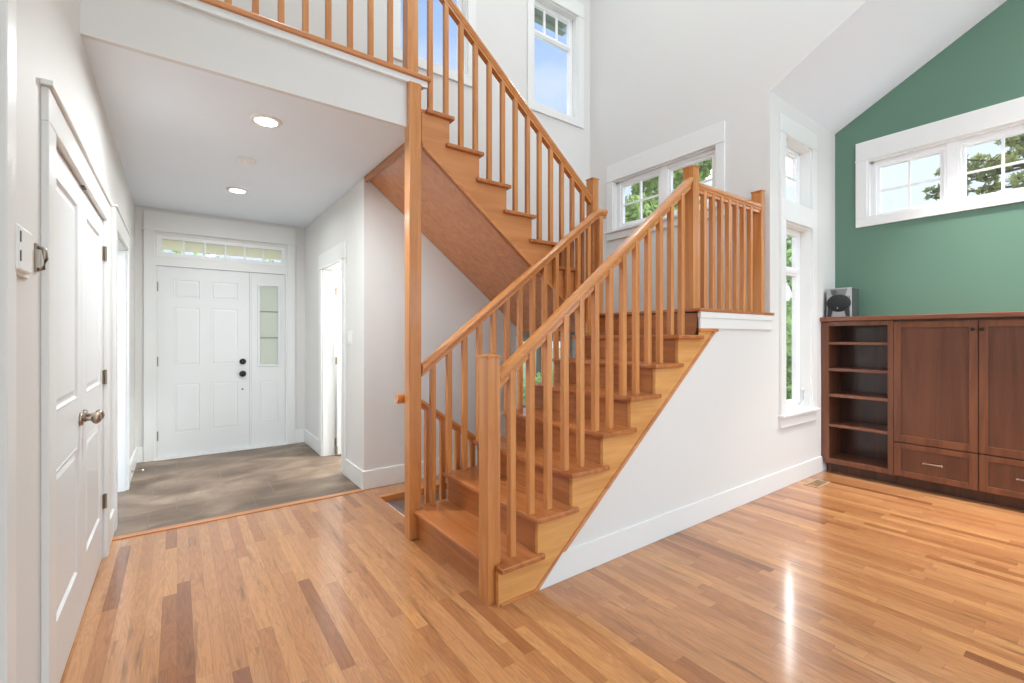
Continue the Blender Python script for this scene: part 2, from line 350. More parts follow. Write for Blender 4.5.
# --- wall with the tall windows (Y 1.83)
T1 = (4.25, 4.80, 2.49, 3.05); T2 = (4.25, 4.80, .63, 2.31)
bm = bmesh.new(); wallgrid(bm, 'Y', 1.83, 1.965, 4.0, XG + .12, 0, EV + .002, [T1, T2])
struct('wall_right', bm, 'wall', 'off-white wall with the tall narrow window')
# --- wall under the stairs
zl = lambda x: .02 + (x - 1.47) * (1.345 - .02) / (3.13 - 1.47)
bm = bmesh.new(); prism(bm, [(1.49, 0), (4.0, 0), (4.0, 1.47), (2.955, 1.47), (2.955, 1.34), (3.13, 1.34)], 1, 1.8302, 1.93)
struct('wall_under_stairs', bm, 'wall', 'triangular off-white wall below the stair stringer and landing')
struct('wall_under_stairs_back', bx((1.55, 4.0, 2.72, 2.79, -1.6, .16), (2.90, 4.0, 2.72, 2.79, .16, 1.3)), 'wall', 'hidden stair side wall facing the basement stairs')
# --- green wall
GW = (.26, 1.56, 2.45, 3.0)
bm = bmesh.new(); wallgrid(bm, 'X', XG, XG + .15, YB, 1.965, 0, EV, [GW, (-2.9, -1.5, .1, 2.35)])
prism(bm, [(1.965, EV), (YB, EV), (YB, EV + SL * (1.83 - YB))] + [(1.83, EV)], 0, XG, XG + .15)
struct('wall_green', bm, 'green', 'dark sage green gable wall above the wooden cabinets')
bm = bmesh.new(); prism(bm, [(1.84, EV - SL * .01), (1.84, EV + .1), (YB, EV + .1 + SL * (1.83 - YB)), (YB, EV + SL * (1.83 - YB))], 0, 4.0005, XG + .15)
struct('ceiling', bm, 'ceil', 'white sloping vaulted ceiling of the great room', 'ceiling')
struct('ceiling_stairwell', bx((XL - .12, 4.12, YB, 4.05, TOP, TOP + .1)), 'ceil', 'high ceiling over the stairwell', 'ceiling')
bm = bmesh.new(); wallgrid(bm, 'Y', YB - .15, YB, XL - .12, XG + .15, 0, TOP + .1, [(.3, 2.3, .2, 2.5), (2.9, 4.9, .2, 2.5), (.6, 3.4, 3.1, 5.2)])
struct('wall_back', bm, 'wall', 'wall behind the viewpoint with large window openings')
# --- basement well walls
struct('wall_basement', bx((1.22, 1.32, 2.80, 3.93, -1.6, -.06), (1.32, 4.12, 3.68, 3.93, -1.6, -.06), (4.0, 4.12, 2.79, 3.68, -1.6, -.06)), 'wall', 'white walls of the basement stairwell')
struct('trim_4', bx((1.321, 3.99, 3.635, 3.679, -.05, .004), (1.316, 1.332, 2.84, 3.634, -.028, .0008)), 'oak_x', 'oak nosing on the ledge beside the basement opening', 'trim', bevel=.006)

# --- baseboards
def baseboard(name, bs, label):
    struct(name, bx(*bs), 'trim', label, 'baseboard', bevel=.004)
bm = bmesh.new(); prism(bm, [(1.50, .002), (4.0, .002), (5.135, .002), (5.135, .15), (1.66, .15)], 1, 1.818, 1.845)
struct('baseboard_right', bm, 'trim', 'tall white baseboard under the stair wall and tall window', 'baseboard')
baseboard('baseboard_foyer_right', [(1.27, 1.285, 5.38, 6.105, 0, .16), (1.27, 1.285, 3.90, 4.39, 0, .16), (1.27, 4.0, 3.885, 3.90, .001, .16)], 'white baseboard around the foyer right wall and stairwell')
baseboard('baseboard_entry', [(1.17, 1.27, 6.105, 6.12, 0, .16), (-.335, -.28, 6.105, 6.12, 0, .16)], 'white baseboard beside the front door casing')
baseboard('baseboard_left', [(XL, XL + .015, 5.18, 6.12, 0, .16), (XL, XL + .015, 3.74, 4.03, 0, .16), (XL, XL + .015, YB, 2.02, 0, .16)], 'white baseboard along the left hall wall')

# ================================================================== WINDOWS
def window(name, label, axis, inner, outp, hole, casing, panes, fr_d, glass_p, head=.18, sillext=.03, apron=.09, sash=.05, sill=True, meeting=None, muntins=None):
    """axis 'Y': wall plane Y=inner, outwards +Y to outp. hole (u0,u1,z0,z1). panes: list of glass rects with muntin lists"""
    u0, u1, z0, z1 = hole
    r = thing(name, label, 'window', ((u0 + u1) / 2, inner, z0) if axis == 'Y' else (inner, (u0 + u1) / 2, z0), kind='structure')
    t = .022
    bm = bmesh.new()
    A = inner - t
    if head: _wb(bm, axis, A, inner, u0 - casing, u1 + casing, z1, z1 + head); _wb(bm, axis, A - .005, inner, u0 - casing - .006, u1 + casing + .006, z1 + .004, z1 + .014)
    _wb(bm, axis, A, inner, u0 - casing, u0, z0, z1); _wb(bm, axis, A, inner, u1, u1 + casing, z0, z1)
    if apron: _wb(bm, axis, A, inner, u0 - casing, u1 + casing, z0 - apron, z0 - (.02 if sill else 0))
    obj('casing', bm, 'trim', r, bevel=.003)
    if sill:
        bm = bmesh.new(); _wb(bm, axis, inner + .0, glass_p - .02, u0 + .012, u1 - .012, z0 - .02, z0 + .013); _wb(bm, axis, inner - .045, inner, u0 - casing - .015, u1 + casing + .015, z0 - .02, z0 + .002)
        obj('sill', bm, 'trim', r, bevel=.004)
    # jamb liner
    bm = bmesh.new(); framebars(bm, axis, inner - .002, outp, u0 - .0, u1 + .0, z0, z1, .012); obj('jamb', bm, 'trim', r)
    bm = bmesh.new(); gl = bmesh.new(); mu = bmesh.new(); hasm = False
    for (a, b, c, d, mv, mh) in panes:
        framebars(bm, axis, glass_p - fr_d / 2, glass_p + fr_d / 2, a - sash, b + sash, c - sash, d + sash, sash)
        framebars(bm, axis, glass_p - fr_d / 2 - .012, glass_p - fr_d / 2, a - sash, b + sash, c - sash, d + sash, sash * .45)
        _wb(gl, axis, glass_p - .002, glass_p + .002, a, b, c, d)
        for m in mv: _wb(mu, axis, glass_p - .012, glass_p + .012, m - .009, m + .009, c, d); hasm = True
        for m in mh: _wb(mu, axis, glass_p - .011, glass_p + .011, a, b, m - .009, m + .009); hasm = True
    # outer filler frame to the hole
    lo = min(p[0] for p in panes) - sash; hi = max(p[1] for p in panes) + sash; zb = min(p[2] for p in panes) - sash; zt = max(p[3] for p in panes) + sash
    y0, y1 = glass_p - fr_d / 2 - .004, glass_p + fr_d / 2 + .004
    if lo > u0 + .001: _wb(bm, axis, y0, y1, u0, lo, z0, z1)
    if hi < u1 - .001: _wb(bm, axis, y0, y1, hi, u1, z0, z1)
    if zb > z0 + .001: _wb(bm, axis, y0, y1, u0, u1, z0, zb)
    if zt < z1 - .001: _wb(bm, axis, y0, y1, u0, u1, zt, z1)
    ps = sorted(panes)
    for p, q in zip(ps, ps[1:]):
        if q[0] - sash > p[1] + sash: _wb(bm, axis, y0 - .01, y1, p[1] + sash, q[0] - sash, z0, z1)
    zs_ = sorted(panes, key=lambda p: p[2])
    for p, q in zip(zs_, zs_[1:]):
        if q[2] - sash > p[3] + sash: _wb(bm, axis, y0, y1, u0, u1, p[3] + sash, q[2] - sash)
    f = obj('sash_frame', bm, 'vinyl', r, bevel=.003)
    obj('glass_pane', gl, 'glass', r)
    if hasm: obj('muntin', mu, 'vinyl', r)
    else: mu.free()
    return r
window('window_1', 'paired white windows with grids above the landing', 'X', 4.0, 4.12, WL, .085,
       [(2.96, 3.43, 2.575, 2.985, [3.195], [2.78]), (2.37, 2.81, 2.575, 2.985, [2.59], [2.78])], .04, 4.06, head=.19, apron=.10, sash=.045)
window('window_2', 'tall narrow upstairs stairwell window showing blue sky and the roof eave', 'Y', 3.90, 4.05, WB, .09,
       [(3.19, 3.735, 3.91, 4.67, [], []), (3.19, 3.735, 4.73, 5.0, [3.37, 3.555], [])], .04, 4.0, head=.17, apron=.09, sash=.03, sill=False)
window('window_3', 'upstairs stairwell window behind the upper handrail', 'Y', 3.90, 4.05, WA, .09,
       [(1.645, 2.25, 3.91, 4.67, [], []), (1.645, 2.25, 4.73, 5.0, [1.85, 2.05], [])], .04, 4.0, head=.17, apron=.09, sash=.03, sill=False)
window('window_4', 'low window seen beneath the stair landing', 'Y', 3.90, 4.05, WC, .07,
       [(3.03, 3.34, .56, 1.25, [], []), (3.42, 3.72, .56, 1.25, [], [])], .04, 4.0, head=.0, apron=.09, sash=.035)
window('window_5', 'small upper window of the tall narrow pair beside the green wall', 'Y', 1.83, 1.968, T1, .09,
       [(4.30, 4.728, 2.56, 2.985, [4.51], [2.79])], .04, 1.945, head=.16, apron=.0, sash=.04, sill=False)
w6 = window('window_6', 'tall narrow lower window beside the green wall, reaching to knee height', 'Y', 1.83, 1.968, T2, .09,
       [(4.30, 4.728, .71, 1.87, [], []), (4.30, 4.728, 1.95, 2.25, [], [])], .04, 1.945, head=.0, apron=.11, sash=.04)
bm = bmesh.new(); box(bm, 4.16, 4.89, 1.808, 1.83, 2.31, 2.49); obj('mid_casing', bm, 'trim', w6, bevel=.003)
bm = bmesh.new(); tube(bm, [(4.70, 1.90, .645), (4.735, 1.885, .66), (4.76, 1.88, .70), (4.765, 1.88, .80)], .009); ball(bm, Vector((4.765, 1.88, .81)), .013)
obj('crank_handle', bm, 'vinyl', w6, smooth=True)
window('window_7', 'long horizontal white-framed window high on the green wall', 'X', XG, XG + .15, GW, .09,
       [(1.05, 1.475, 2.49, 2.925, [1.262], [2.70]), (.45, .885, 2.49, 2.925, [.668], [2.70])], .04, 5.455, head=.185, apron=.085, sash=.045, sill=False)

# ================================================================== DOORS
def panel_slab(bm, mp, u0, u1, z0, z1, panels, T, depth=.010, rim=.022):
    """slab with recessed-and-raised panels. mp(u,z,d)->Vector, d outwards (front face d=0, back at -T)"""
    us = sorted({u0, u1, *[p[0] for p in panels], *[p[1] for p in panels]}); zs = sorted({z0, z1, *[p[2] for p in panels], *[p[3] for p in panels]})
    def q(*c): 
        vs = [bm.verts.new(mp(*k)) for k in c]; bm.faces.new(vs)
    for a, b in zip(us, us[1:]):
        for c, d in zip(zs, zs[1:]):
            m_, n_ = (a + b) / 2, (c + d) / 2
            if any(p[0] < m_ < p[1] and p[2] < n_ < p[3] for p in panels): continue
            q((a, c, 0), (b, c, 0), (b, d, 0), (a, d, 0))
    for (a, b, c, d) in panels:
        rings = [(0, 0), (.006, depth * .3), (rim * .6, -depth), (rim, -depth), (rim + .018, -depth * .25)]
        pr = None
        for ins, dd in rings:
            cur = (a + ins, b - ins, c + ins, d - ins, dd)
            if pr:
                A, B, C, D, e = pr; a2, b2, c2, d2, e2 = cur
                q((A, C, e), (B, C, e), (b2, c2, e2), (a2, c2, e2)); q((B, C, e), (B, D, e), (b2, d2, e2), (b2, c2, e2))
                q((B, D, e), (A, D, e), (a2, d2, e2), (b2, d2, e2)); q((A, D, e), (A, C, e), (a2, c2, e2), (a2, d2, e2))
            pr = cur
        A, B, C, D, e = pr; q((A, C, e), (B, C, e), (B, D, e), (A, D, e))
    q((u0, z0, -T), (u0, z1, -T), (u1, z1, -T), (u1, z0, -T))
    q((u0, z0, 0), (u0, z1, 0), (u0, z1, -T), (u0, z0, -T)); q((u1, z0, 0), (u1, z0, -T), (u1, z1, -T), (u1, z1, 0))
    q((u0, z1, 0), (u1, z1, 0), (u1, z1, -T), (u0, z1, -T)); q((u0, z0, 0), (u0, z0, -T), (u1, z0, -T), (u1, z0, 0))
    bmesh.ops.remove_doubles(bm, verts=bm.verts, dist=1e-5); bmesh.ops.recalc_face_normals(bm, faces=bm.faces)

# --- front door
YD = 6.135
fd = thing('door_1', 'white six-panel front door with sidelight and transom', 'door', (.3, 6.12, 0), kind='structure')
mpY = lambda u, z, d: Vector((u, YD - d, z))
bm = bmesh.new()
panel_slab(bm, mpY, -.170, .684, .012, 2.053,
           [(-.03, .21, 1.715, 1.925), (.305, .575, 1.715, 1.925), (-.03, .21, .985, 1.625), (.305, .575, .985, 1.625), (-.03, .21, .26, .80), (.305, .575, .26, .80)], .045, depth=.004, rim=.016)
leafd = obj('door_leaf', bm, 'door', fd)
for z in (1.835, 1.04, .25):
    bm = bx((-.188, -.160, YD - .006, YD, z - .05, z + .05)); cyl(bm, (-.180, YD - .010, z), .008, .008, .1)
    obj('hinge', bm, 'bronze', fd, label='dull metal hinge')
for z, r in ((1.017, .034), (.875, .036)):
    bm = bmesh.new(); cyl(bm, (.614, YD - .008, z), r, r * .9, .016, 'Y')
    if z < 1: cyl(bm, (.614, YD - .035, z), .012, .012, .05, 'Y'); ball(bm, Vector((.614, YD - .062, z)), .030, 1, .75, 1)
    else: cyl(bm, (.614, YD - .022, z), .022, .018, .018, 'Y'); box(bm, .608, .620, YD - .045, YD - .03, z - .018, z + .018)
    obj('door_knob' if z < 1 else 'deadbolt', bm, 'black', leafd, smooth=False)
bm = bmesh.new(); cyl(bm, (.612, YD - .004, .698), .009, .009, .01, 'Y'); obj('lock_button', bm, 'black', leafd)
bm = bx((.688, .700, YD - .006, YD + .002, .84, .90)); obj('strike_plate', bm, 'black', fd)
# frame, mullion, head between door and transom, threshold
bm = bx((-.19, -.172, 6.115, 6.19, 0, 2.40), (1.063, 1.08, 6.115, 6.19, 0, 2.40), (.686, .702, 6.128, 6.18, 0, 2.06), (-.172, 1.063, 6.12, 6.19, 2.057, 2.16), (-.172, 1.063, 6.12, 6.19, 2.385, 2.40))
obj('door_frame', bm, 'trim', fd)
obj('threshold', bx((-.19, 1.08, 6.09, 6.20, 0, .010)), 'trim', fd)
bm = bx((-.28, -.19, 6.098, 6.12, 0, 2.42), (1.08, 1.17, 6.098, 6.12, 0, 2.42), (-.28, 1.17, 6.098, 6.12, 2.42, 2.62), (-.295, 1.185, 6.088, 6.12, 2.415, 2.43))
obj('casing', bm, 'trim', fd, bevel=.003)
# sidelight
bm = bmesh.new(); panel_slab(bm, mpY, .704, 1.061, .012, 2.053, [(.775, .995, .27, .79)], .045, depth=.004, rim=.016)
sl = obj('sidelight_panel', bm, 'door', fd)
bm = bmesh.new(); framebars(bm, 'Y', YD - .018, YD, .765, 1.005, .95, 1.925, .024); obj('glazing_frame', bm, 'door', sl, bevel=.004)
bm = bx((.789, .981, YD - .006, YD - .002, .974, 1.901)); obj('frosted_pane', bm, 'frost', sl)
bm = bx(*[(.789, .981, YD - .009, YD - .006, z - .007, z + .007) for z in (1.29, 1.60)]); obj('caming_bar', bm, mat('grey_came', (150, 152, 148), .4), sl)
# transom
bm = bmesh.new(); framebars(bm, 'Y', 6.135, 6.175, -.172, 1.063, 2.16, 2.385, .04); obj('transom_frame', bm, 'vinyl', fd)
obj('transom_glass', bx((-.132, 1.023, 6.155, 6.159, 2.20, 2.345)), 'glass', fd)
bm = bx(*[(-.132 + 1.155 * k / 6 - .009, -.132 + 1.155 * k / 6 + .009, 6.146, 6.168, 2.20, 2.345) for k in range(1, 6)]); obj('muntin', bm, 'vinyl', fd)
bm = bmesh.new(); [box(bm, -.130, 1.021, 6.180, 6.186 + (k % 2) * .003, 2.236 + k * .0125, 2.2475 + k * .0125) for k in range(11)]
obj('pleated_shade', bm, 'shade', fd)
# --- closet double doors
XD = XL - .003
cdoor = thing('door_2', 'pair of tall white two-panel closet doors in the left wall', 'door', (XL, 2.88, 0), kind='structure')
mpX = lambda u, z, d: Vector((XD + d, u, z))
for (a, b, pa, pb, hy) in ((2.175, 2.862, 2.275, 2.745, 2.175), (2.866, 3.595, 2.985, 3.475, 3.597)):
    bm = bmesh.new(); panel_slab(bm, mpX, a, b, .012, 1.985, [(pa, pb, 1.03, 1.88), (pa, pb, .265, .82)], .035, depth=.007, rim=.026)
    lf = obj('door_leaf', bm, 'door', cdoor)
    for z in (1.79, 1.065, .335):
        bm = bx((XD - .002, XD + .005, hy - .022, hy + .022, z - .04, z + .04)); cyl(bm, (XD + .012, hy, z), .007, .007, .085); obj('hinge', bm, 'bronze', lf, label='dull metal hinge')
    ky = b - .05 if a < 2.5 else a + .055
    bm = bmesh.new(); cyl(bm, (XD + .006, ky, .93), .030, .026, .012, 'X'); cyl(bm, (XD + .03, ky, .93), .010, .010, .05, 'X'); ball(bm, Vector((XD + .056, ky, .93)), .026, .72, 1, 1)
    obj('knob', bm, 'nickel', lf, smooth=True, label='satin nickel knob')
bm = bx((XL - .11, XL, 2.17 - .0, 2.175, 0, 1.99), (XL - .11, XL, 3.598, 3.60, 0, 1.99))
obj('jamb', bm, 'trim', cdoor)
bm = bx((XL, XL + .02, 2.06, 2.17, 0, 1.99), (XL, XL + .02, 3.60, 3.71, 0, 1.99), (XL, XL + .02, 2.06, 3.71, 1.99, 2.10), (XL, XL + .032, 2.045, 3.725, 2.10, 2.118))
obj('casing', bm, 'trim', cdoor, bevel=.003)
obj('latch_catch', bx((XD - .01, XD + .012, 2.84, 2.90, 1.984, 1.990)), 'black', cdoor)
# --- cased opening on the left
od = thing('door_3', 'white cased opening in the left foyer wall beyond the closet', 'door', (XL, 4.6, 0), kind='structure')
bm = bx((XL, XL + .02, 4.04, 4.15, 0, 2.04), (XL, XL + .02, 5.07, 5.18, 0, 2.04), (XL, XL + .02, 4.04, 5.18, 2.04, 2.17), (XL, XL + .03, 4.03, 5.19, 2.17, 2.185))
obj('casing', bm, 'trim', od, bevel=.003)
obj('jamb', bx((XL - .12, XL, 4.15, 4.165, 0, 2.04), (XL - .12, XL, 5.055, 5.07, 0, 2.04), (XL - .12, XL, 4.165, 5.055, 2.025, 2.04)), 'trim', od)
# --- side doorway on foyer right wall, door leaf open into the side room
sd = thing('door_4', 'white side doorway in the right foyer wall with its door standing open', 'door', (1.285, 4.9, 0), kind='structure')
bm = bx((1.265, 1.285, 4.40, 4.50, 0, 2.05), (1.265, 1.285, 5.27, 5.37, 0, 2.05), (1.265, 1.285, 4.40, 5.37, 2.05, 2.20), (1.255, 1.285, 4.39, 5.38, 2.04, 2.055))
obj('casing', bm, 'trim', sd, bevel=.003)
obj('jamb', bx((1.285, 1.405, 4.50, 4.515, 0, 2.05), (1.285, 1.405, 5.255, 5.27, 0, 2.05), (1.285, 1.405, 4.515, 5.255, 2.035, 2.05)), 'trim', sd)
bm = bmesh.new(); panel_slab(bm, lambda u, z, d: Vector((u, 5.19 - d, z)), 1.42, 2.13, .012, 2.02, [(1.52, 2.03, 1.03, 1.90), (1.52, 2.03, .25, .82)], .035)
lf = obj('door_leaf', bm, 'door', sd)
bm = bmesh.new(); cyl(bm, (2.07, 5.185, .93), .028, .024, .012, 'Y'); ball(bm, Vector((2.07, 5.135, .93)), .027); cyl(bm, (2.07, 5.16, .93), .01, .01, .05, 'Y'); obj('knob', bm, 'nickel', lf, smooth=True)
for z in (1.8, 1.04, .06): obj('hinge', bx((1.405, 1.42, 5.185, 5.225, z - .04, z + .04)), 'bronze', sd)

# ================================================================== STAIRS
X1 = 1.228
nose = lambda n: X1 + G_ * (n - 1)
lower = thing('staircase', 'lower oak stair flight rising right from the hall floor to the landing', 'staircase', (1.3, 2.3, 0), group=None)
# stringer near
pts = [(1.252, .0), (1.252, R_ - .027)]
for n in range(1, 8):
    xr = nose(n + 1) + .028; pts.append((xr, n * R_ - .027))
    if n < 7: pts.append((xr, (n + 1) * R_ - .027))
pts += [(nose(8) + .028, 1.338), (3.125, 1.338), (1.462, 0)]
bm = bmesh.new(); prism(bm, pts, 1, 1.828, 1.853)
obj('stringer', bm, wood('stringer_oak', (226, 166, 98), (202, 138, 74), 0, rough=.4, scale=8), lower)
# far stringer
p2 = [p for p in pts]; bm = bmesh.new(); prism(bm, [(1.252, 0)] + pts[1:-3] + [(nose(8) + .028, 1.25), (nose(8) + .028, 0)], 1, 2.79, 2.81)
obj('stringer', bm, 'oak_x', lower)
# moulding strip
d = Vector((3.13 - 1.47, 1.345)).normalized(); nrm = Vector((d.y, -d.x))
a = Vector((1.462, .0)); b = Vector((3.125, 1.338)); wv = .032
bm = bmesh.new(); prism(bm, [(1.462, .0), (3.125, 1.338), (3.165, 1.338), (1.502, .0)], 1, 1.822, 1.846)
prism(bm, [(1.462, .0), (3.125, 1.338), (3.132, 1.338), (1.469, .0)], 1, 1.816, 1.824)
obj('moulding', bm, wood('moulding_oak', (214, 152, 104), (188, 124, 80), 0, scale=8), lower)
obj('stringer_cap', bx((nose(8) + .028, 3.185, 1.812, 1.85, 1.338, 1.362)), 'oak_x', lower, bevel=.004)
obj('shoe_strip', bx((1.262, 1.50, 1.818, 1.83, 0, .012)), 'oak_x', lower)
for n in range(1, 8):
    obj('riser', bx((nose(n) + .028, nose(n) + .046, 1.85, 2.795, (n - 1) * R_ + (0 if n == 1 else -.027), n * R_ - .027)), 'riser', lower)
    z = n * R_; y0 = 1.80; x0 = nose(n)
    xe = nose(n + 1) + .046; bm = bmesh.new()
    if n == 1: prism(bm, [(x0, 1.948), (1.290, 1.948), (1.290, 1.859), (1.252, 1.859), (1.252, y0), (1.528, y0), (1.528, 1.828), (xe, 1.828), (xe, 2.825), (1.292, 2.825), (1.292, 2.753), (x0, 2.753)], 2, z - .027, z)
    else: prism(bm, [(x0, y0), (x0 + .30, y0), (x0 + .30, 1.828), (xe, 1.828), (xe, 2.825), (x0, 2.825)], 2, z - .027, z)
    obj('tread', bm, 'oak_y', lower, bevel=.006)
obj('riser', bx((nose(8) + .028, nose(8) + .046, 1.83, 2.795, 7 * R_ - .027, 8 * R_ - .03)), 'riser', lower)
# landing
LZ = 8 * R_
land = thing('stair_landing', 'oak stair landing platform below the paired windows', 'landing', (3.4, 2.8, 1.3))
obj('landing_floor', bx((nose(8), 4.0, 1.80, 2.80, LZ - .022, LZ), (2.94, 4.0, 2.80, 3.90, LZ - .022, LZ)), 'oak_y', land, bevel=.004)
obj('platform', bx((2.98, 4.0, 1.95, 3.90, 1.36, LZ - .022)), 'wall', land)
obj('edge_beam', bx((2.93, 2.98, 2.80, 3.89, 1.355, 1.44)), 'oak_y', land)
obj('apron', bx((nose(8) + .02, 4.0, 1.806, 1.832, 1.435, LZ - .022), (nose(8) + .028, 4.0, 1.814, 1.845, 1.36, 1.436)), 'trim', land, bevel=.003)
obj('cap_end', bx((4.0, 4.012, 1.80, 1.829, LZ - .022, LZ)), 'oak_x', land)
# upper flight
XU = 2.99; GU = .241
un = lambda k: XU - GU * (k - 1)
upper = thing('staircase', 'upper oak stair flight climbing left from the landing to the balcony', 'staircase', (2.9, 3.3, LZ))
zb = lambda x: 2.567 - .768 * (x - 1.301)
pts = [(un(1) - .028, LZ), (un(1) - .028, LZ + R_ - .027)]
for k in range(1, 8):
    xr = un(k + 1) - .028; zt_ = LZ + k * R_ - .027
    if xr < 1.31: xr = 1.31
    pts.append((xr, zt_))
    if k < 7: pts.append((xr, zt_ + R_))
pts += [(1.31, zb(1.31)), (2.93, zb(2.93)), (2.96, 1.36)]
pts[0] = (un(1) - .028, 1.36)
pts = pts[:-1]
bm = bmesh.new(); prism(bm, pts, 1, 2.81, 2.835)
obj('stringer', bm, wood('upper_stringer_oak', (212, 142, 84), (188, 116, 62), 0, rough=.38, scale=8), upper)
bm = bmesh.new(); prism(bm, [(1.31, zb(1.31)), (2.93, zb(2.93)), (2.93, zb(2.93) + .03), (1.31, zb(1.31) + .03)], 1, 2.80, 2.84)
obj('moulding', bm, 'oak_x', upper, bevel=.005)
zs2 = lambda x: 2.655 - .785 * (x - 1.31)
bm = bmesh.new(); prism(bm, [(1.31, zs2(1.31)), (2.93, zs2(2.93)), (2.93, zs2(2.93) + .02), (1.31, zs2(1.31) + .02)], 1, 2.835, 3.895)
obj('soffit_panel', bm, 'soffit', upper)
obj('soffit_end', bx((1.29, 1.312, 2.84, 3.895, 2.615, 2.70)), 'oak_y', upper, bevel=.003)
for k in range(1, 8):
    x0 = un(k); z = LZ + k * R_; xl = max(un(k + 1) - .046, 1.30)
    obj('riser', bx((x0 - .046, x0 - .028, 2.83, 3.895, z - R_ , z - .027)), 'riser', upper)
    xe = x0 - .30 if k < 7 else 1.335
    bm = bmesh.new(); prism(bm, [(xe, 2.78), (x0, 2.78), (x0, 3.895), (xl, 3.895), (xl, 2.81), (xe, 2.81)], 2, z - .027, z); obj('tread', bm, 'oak_y', upper, bevel=.006)
obj('riser', bx((1.30, 1.315, 2.84, 3.895, 2.80, 2.985)), 'riser', upper)
# support post
tag(obj('support_post', bx((1.198, 1.282, 2.755, 2.833, 0, 2.940)), 'oak_z', bevel=.004), 'tall square oak post holding up the balcony corner', 'post')

# basement stairs
base = thing('staircase', 'basement stair flight going down beneath the upper flight', 'staircase', (1.5, 3.2, -1.6))
for n in range(1, 8):
    x0 = 1.40 + .24 * (n - 1); z = -n * R_
    obj('tread', bx((x0 - .02, x0 + .255, 2.86, 3.66, z - .027, z)), 'oak_y', base, bevel=.005)
    obj('riser', bx((x0 - .02, x0 - .002, 2.86, 3.66, z, z + R_ - .027 if n > 1 else z + R_ - .06)), 'trim', base)
bm = bmesh.new(); prism(bm, [(1.33, -.055), (1.40, -.055), (3.1, -1.33), (3.1, -1.6), (1.33, -.25)], 1, 3.655, 3.679); obj('skirt_board', bm, 'trim', base)

# ---- railings
PROF = [(-.019, 0), (.019, 0), (.019, .016), (.026, .024), (.026, .030), (.033, .040), (.033, .054), (.026, .066), (.012, .073), (-.012, .073), (-.026, .066), (-.033, .054), (-.033, .040), (-.026, .030), (-.026, .024), (-.019, .016)]
def handrail(name, parent, y, path, m='rail', sc=1.12):
    bm = bmesh.new(); rings = []
    for (x, z) in path: rings.append([bm.verts.new((x, y + a * sc, z - (.073 - b) * sc)) for a, b in PROF])
    fs = []
    for A, B in zip(rings, rings[1:]):
        for i in range(len(PROF)): j = (i + 1) % len(PROF); fs.append(bm.faces.new((A[i], A[j], B[j], B[i])))
    fs += [bm.faces.new(rings[0]), bm.faces.new(rings[-1][::-1])]
    bmesh.ops.recalc_face_normals(bm, faces=fs)
    return obj(name, bm, m, parent)
def newel(parent, x0, x1, y0, y1, z0, z1, name='newel_post'):
    bm = bmesh.new(); box(bm, x0, x1, y0, y1, z0, z1 - .012)
    e = .006; pr = [(x0 - e, y0 - e), (x1 + e, y0 - e), (x1 + e, y1 + e), (x0 - e, y1 + e)]
    box(bm, x0 - e, x1 + e, y0 - e, y1 + e, z1 - .014, z1 - .006)
    c = bm.verts.new(((x0 + x1) / 2, (y0 + y1) / 2, z1 + .006)); vs = [bm.verts.new((p[0], p[1], z1 - .006)) for p in pr]
    for i in range(4): bm.faces.new((vs[i], vs[(i + 1) % 4], c))
    return obj(name, bm, 'oak_z', parent, bevel=.002)
def baluster(parent, x, y, z0, z1, s=.0175, m='oak_z'):
    return obj('baluster', bx((x - s, x + s, y - s, y + s, z0, z1)), m, parent, bevel=.003)
tread_z = lambda x: max(1, min(7, int((x - X1) // G_) + 1)) * R_
rt = lambda x: 1.109 + (x - 1.271) * (2.402 - 1.109) / (2.895 - 1.271)
# near lower rail
ra = thing('stair_railing', 'near oak railing of the lower flight, from floor newel up to the landing', 'railing', (1.25, 1.89, 0), group=None)
newel(ra, 1.213, 1.287, 1.862, 1.945, 0, 1.213)
handrail('handrail', ra, 1.897, [(1.287, rt(1.287)), (2.935, rt(2.935))])
for i in range(13):
    x = 1.371 + .1213 * i
    baluster(ra, x, 1.885, tread_z(x), rt(x) - .055)
# landing guard
newel(ra, 2.938, 3.012, 1.862, 1.945, LZ, 2.518)
newel(ra, 3.922, 3.975, 1.862, 1.945, LZ, 2.528)
handrail('handrail', ra, 1.895, [(3.012, 2.415), (3.922, 2.415)])
for i in range(7):
    x = 3.105 + .1115 * i; baluster(ra, x, 1.885, LZ, 2.36)
# far lower rail
rb = thing('stair_railing', 'oak railing on the far side of the lower flight, starting at the tall post', 'railing', (1.3, 2.78, R_))
rf = lambda x: 1.118 + (x - 1.28) * (2.405 - 1.118) / (2.93 - 1.28)
handrail('handrail', rb, 2.777, [(1.288, rf(1.288)), (2.90, rf(2.90)), (2.94, rf(2.93)), (3.03, rf(2.945))])
for i in range(13):
    x = 1.372 + .1213 * i
    baluster(rb, x, 2.778, tread_z(x), rf(x) - .055)
baluster(rb, 2.965, 2.776, LZ, rf(2.93) - .06, s=.021)
# upper rail
rc = thing('stair_railing', 'oak railing of the upper flight slanting up to the balcony', 'railing', (2.9, 2.86, LZ))
ru = lambda x: 2.585 + (2.89 - x) * .806
newel(rc, 2.935, 3.005, 2.825, 2.905, 1.36, 2.70)
handrail('handrail', rc, 2.865, [(2.935, ru(2.935)), (1.305, ru(1.305))])
for k in range(13):
    x = 2.84 - .1205 * k
    kk = max(1, min(7, int((XU - x) // GU) + 1))
    baluster(rc, x, 2.862, LZ + kk * R_, ru(x) - .055, s=.0165)
# balcony rail
rd = thing('balcony_railing', 'oak balcony railing along the upstairs hall edge', 'railing', (.5, 2.85, 3.0))
newel(rd, 1.215, 1.292, 2.825, 2.905, 3.010, 4.12)
handrail('handrail', rd, 2.865, [(XL, 3.97), (1.215, 3.97)])
x = 1.112
while x > XL + .03:
    baluster(rd, x, 2.862, 3.010, 3.92, s=.0160); x -= .1275
